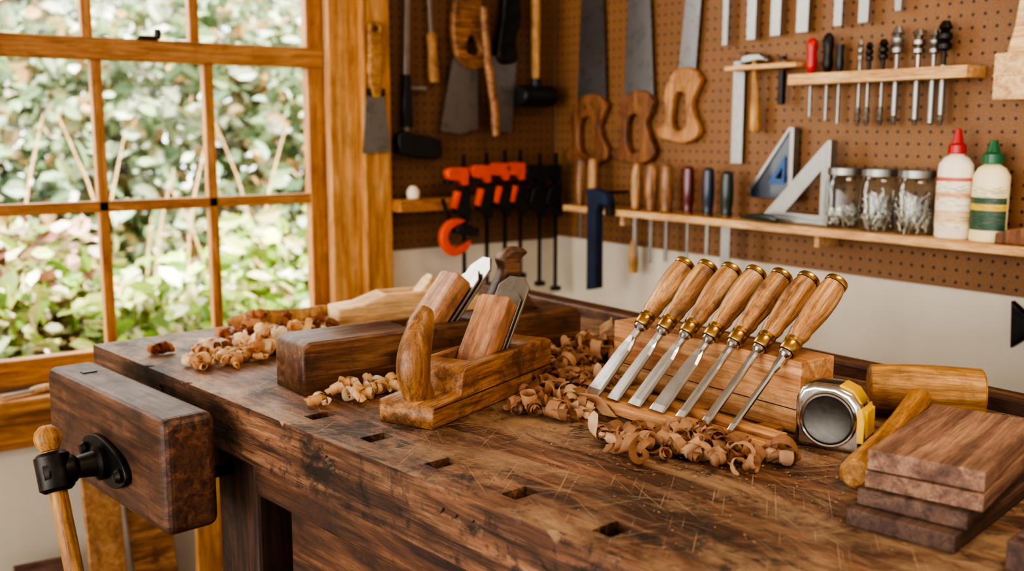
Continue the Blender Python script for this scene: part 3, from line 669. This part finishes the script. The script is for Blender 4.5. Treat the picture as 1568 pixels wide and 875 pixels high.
poly(sc2,'grip',[[(.0,.028),(.05,.012),(.07,-.01),(.06,-.03),(.03,-.012),(.0,.005)]],.026,'black',bev=.005); box(sc2,'bar',(.012,.10,.006),(.0,.06,-.01),'darkiron')
gb=E('glue_cap',(1.42,2.45,1.0755)); lathe(gb,'body',[(0,0),(.017,0),(.018,.02),(.012,.03),(.008,.034),(0,.035)],'cream')
ps=E('flush_cut_saw',mtx=HW(1.308,1.36,.055,0))
poly(ps,'handle',[[(-.012,-.01),(.012,-.01),(.016,.03),(.02,.07),(.016,.12),(.022,.16),(.014,.18),(-.014,.18),(-.022,.16),(-.02,.1),(-.024,.05)],[(-.006,.158),(.006,.158),(.006,.168),(-.006,.168)]],.022,'handle2',bev=.006,smooth=True)
poly(ps,'blade',[[(-.020,.0),(.020,.0),(.026,-.02),(.042,-.155),(-.042,-.16),(-.030,-.02)]],.005,'bladegrey',bev=.0005); box(ps,'collar',(.05,.02,.01),(0,.0,0),'darkiron')
box(ps,'hook',(.006,.006,.05),(0,.163,-.02),'alu')
fs=E('hacksaw',mtx=HW(1.40,1.25,.035,0))
poly(fs,'frame',[[(.0,.0),(.016,.0),(.026,.40),(.010,.40)]],.012,'alu',bev=.002)
poly(fs,'foot',[[(-.02,-.05),(-.024,.0),(.0,.01),(.03,.0),(.08,-.005),(.115,-.02),(.118,-.055),(.10,-.07),(.02,-.062)]],.03,'black',bev=.006)
poly(fs,'grip',[[(-.004,.02),(.028,.02),(.022,.16),(.002,.16)]],.02,'black',bev=.004); box(fs,'cross',(.06,.012,.01),(.045,.125,0),'alu')
fl=E('wood_file',mtx=HW(1.50,1.39,.035,3)); lathe(fl,'handle',[(0,-.0),(.014,.002),(.017,.03),(.013,.09),(.016,.125),(.012,.135)],'handle2',(0,0,0),(-PI/2,0,0)); box(fl,'shaft',(.012,.25,.006),(0,.25,0),'oldsteel'); peghook(fl,0,.2,.035)
js=E('panel_saw',mtx=HW(1.60,1.45,.04,0))
poly(js,'blade',[[(-.03,.02),(-.045,.0),(-.085,-.19),(-.02,-.20),(.042,-.185),(.042,.0)]],.003,'bladegrey')
poly(js,'handle',[[(-.045,.12),(-.04,.04),(-.02,-.005),(.03,-.02),(.07,.0),(.075,.05),(.06,.085),(.05,.13),(.045,.2),(-.02,.2)],[(.0,.03),(.03,.02),(.045,.035),(.03,.065),(.01,.07)]],.024,'beech',bev=.006,smooth=True); peghook(js,0,.1,.04)
st=E('wooden_stick',mtx=HW(1.668,1.40,.085,2)); sweep(st,'shaft',[(0,-.155,0),(-.005,-.05,0),(-.02,.05,0),(-.03,.2,0)],[.011,.013,.012,.011],'beech',side=(0,0,1))
dk=E('back_saw',mtx=HW(1.735,1.42,.04,-2)); poly(dk,'blade',[[(-.045,.05),(-.045,-.16),(.03,-.165),(.04,.05)]],.004,'bladegrey'); poly(dk,'handle',[[(-.03,.04),(.035,.04),(.03,.1),(.045,.16),(.03,.25),(-.01,.25),(-.02,.16)]],.026,'darkiron',bev=.006,smooth=True)
mh=E('rubber_mallet',mtx=HW(1.832,1.36,.06,0)); lathe(mh,'handle',[(.011,-.01),(.012,.1),(.014,.25),(.014,.30)],'handle2',(0,0,0),(-PI/2,0,0)); lathe(mh,'head',[(.026,-.06),(.031,-.055),(.031,.055),(.026,.06)],'black',(0,0,0),(0,PI/2,0)); cyl(mh,'neck',.016,.03,(0,.035,0),'black',(PI/2,0,0))
# ------------------------------------------------------------------ floor planks leaning, sill tool
for i,(x,h,wd,a,mt) in enumerate(((.66,.47,.10,10,'beech'),(.55,.50,.08,8,'sawhl'),(.42,.30,.14,14,'walnut'),(.80,.42,.1,9,'pinew'))):
    box(None,'wood_plank' if i==0 else 'wood_plank.%03d'%i,(wd,.02,h),(x,2.40-.012*i,h/2*math.cos(rad(a))+.002),mt,(rad(-a),rad((i-1)*2),0),.002)
sl=E('sill_chisel',(.44,2.44,.685),(0,PI/2,rad(15))); lathe(sl,'handle',[(.006,-.02),(.009,0),(.009,.06),(.006,.07),(0,.071)],'lightw'); box(sl,'blade',(.004,.016,.07),(.0,0,-.05),'alu',bev=.001)
# ------------------------------------------------------------------ garden
single('garden_ground',(30,24,.1),(0,14.8,-.25),plain('garden_soil','#6a6840',.9,0,.4,3))
def leaves(name,blobs,pal,size):
    V=[];F=[];Cc=[]; pal=[lin(p,1.08)[:3] for p in pal]
    for (cx,cy,cz,rx,ry,rz,n) in blobs:
        for _ in range(n):
            d=Vector((random.gauss(0,1),random.gauss(0,1),random.gauss(0,1))).normalized()
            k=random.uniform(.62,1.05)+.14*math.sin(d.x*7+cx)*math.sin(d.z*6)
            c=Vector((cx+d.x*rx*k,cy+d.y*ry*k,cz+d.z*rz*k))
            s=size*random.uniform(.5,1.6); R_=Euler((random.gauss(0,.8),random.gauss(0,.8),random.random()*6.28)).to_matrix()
            shade_tone=.5+.6*min(1,max(0,(k-.6)/.4)); shade_tone*=random.uniform(.8,1.1)  # shade inside the foliage painted into inner leaves, then random leaf tone
            col=[v*shade_tone for v in mixcol(random.choice(pal),random.choice(pal),random.random()**2)]; b0=len(V)
            for p in ((0,0,0),(.25,.3,.06),(.25,.7,.04),(0,1,-.08),(-.25,.7,.04),(-.25,.3,.06)):
                V.append(tuple(c+R_@Vector(p)*s)); Cc.append(col+[1])
            F.append((b0,b0+1,b0+2,b0+3)); F.append((b0,b0+3,b0+4,b0+5))
    me=bpy.data.meshes.new(name); me.from_pydata(V,[],F); at=me.color_attributes.new('Col','FLOAT_COLOR','POINT')
    at.data.foreach_set('color',[x for c in Cc for x in c])
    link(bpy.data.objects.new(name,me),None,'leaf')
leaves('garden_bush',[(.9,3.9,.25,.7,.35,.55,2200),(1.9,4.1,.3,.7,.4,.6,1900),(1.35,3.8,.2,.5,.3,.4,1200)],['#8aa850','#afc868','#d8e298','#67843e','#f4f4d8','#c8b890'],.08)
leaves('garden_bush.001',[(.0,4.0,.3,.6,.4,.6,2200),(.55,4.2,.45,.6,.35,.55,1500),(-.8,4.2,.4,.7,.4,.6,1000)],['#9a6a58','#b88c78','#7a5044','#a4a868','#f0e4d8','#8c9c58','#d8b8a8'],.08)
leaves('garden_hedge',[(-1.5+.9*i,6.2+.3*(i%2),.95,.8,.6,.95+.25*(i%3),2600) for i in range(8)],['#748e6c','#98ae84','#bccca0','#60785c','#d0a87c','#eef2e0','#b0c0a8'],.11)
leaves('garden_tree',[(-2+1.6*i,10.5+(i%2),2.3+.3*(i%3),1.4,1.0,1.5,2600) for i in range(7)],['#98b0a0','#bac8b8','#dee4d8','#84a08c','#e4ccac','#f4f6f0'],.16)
gs=E('garden_grass_stalks')
for k in range(26):
    x=random.uniform(.2,2.8); y=random.uniform(4.75,5.2); h=random.uniform(.8,1.45); bx=random.uniform(-.25,.25)
    sweep(gs,'stalk',[(x,y,-.1),(x+bx*.3,y,h*.6),(x+bx,y,h)],[.008,.007,.003],'lightw',seg=5,n=3)
# ------------------------------------------------------------------ lights
wd_=bpy.data.worlds.new('World'); sc.world=wd_; wd_.use_nodes=True
nt=wd_.node_tree; bg=nt.nodes['Background']
tc=N(nt,'ShaderNodeTexCoord'); dp=N(nt,'ShaderNodeVectorMath',operation='DOT_PRODUCT'); L(nt,tc.outputs['Generated'],dp.inputs[0]); dp.inputs[1].default_value=(-.78,.58,.22)
st_=N(nt,'ShaderNodeMapRange'); L(nt,dp.outputs['Value'],st_.inputs[0]); st_.interpolation_type='SMOOTHSTEP'
st_.inputs[1].default_value=-.35; st_.inputs[2].default_value=.95; st_.inputs[3].default_value=.55; st_.inputs[4].default_value=5.8
L(nt,st_.outputs[0],bg.inputs[1]); bg.inputs[0].default_value=(1.0,.98,.95,1)
def light(name,t,loc,rot,en,col,**k):
    l=bpy.data.lights.new(name,t); l.energy=en; l.color=col
    for a,v in k.items(): setattr(l,a,v)
    o=bpy.data.objects.new(name,l); o.location=loc; o.rotation_euler=rot; sc.collection.objects.link(o); return o
light('sun','SUN',(0,0,8),(rad(28),rad(8),0),15.0,(1,.97,.92),angle=rad(3))
light('ceiling_lamp','AREA',(1.15,.1,2.55),(0,rad(12),0),18,(1,.82,.60),shape='RECTANGLE',size=1.2,size_y=.5)
# ------------------------------------------------------------------ camera
cd=bpy.data.cameras.new('Camera'); cam=bpy.data.objects.new('Camera',cd); sc.collection.objects.link(cam); sc.camera=cam
cd.sensor_width=36; cd.lens=35.98; cd.clip_start=.02
p=math.atan(237.5/1567); h_=rad(35.6)
dv=Vector((math.sin(h_)*math.cos(p),math.cos(h_)*math.cos(p),-math.sin(p)))
cam.location=(0,0,1.26); cam.rotation_euler=dv.to_track_quat('-Z','Y').to_euler()
cd.dof.use_dof=True; cd.dof.focus_distance=1.30; cd.dof.aperture_fstop=3.8
if ZOOM:
    cd.dof.use_dof=False
    cd.lens*=ZOOM[2]; cd.shift_x=(ZOOM[0]-784)/1568*ZOOM[2]; cd.shift_y=(437.5-ZOOM[1])/1568*ZOOM[2]
sc.view_settings.view_transform='AgX'
try: sc.view_settings.look='AgX - High Contrast'
except Exception as e: print(e)
sc.view_settings.exposure=.62
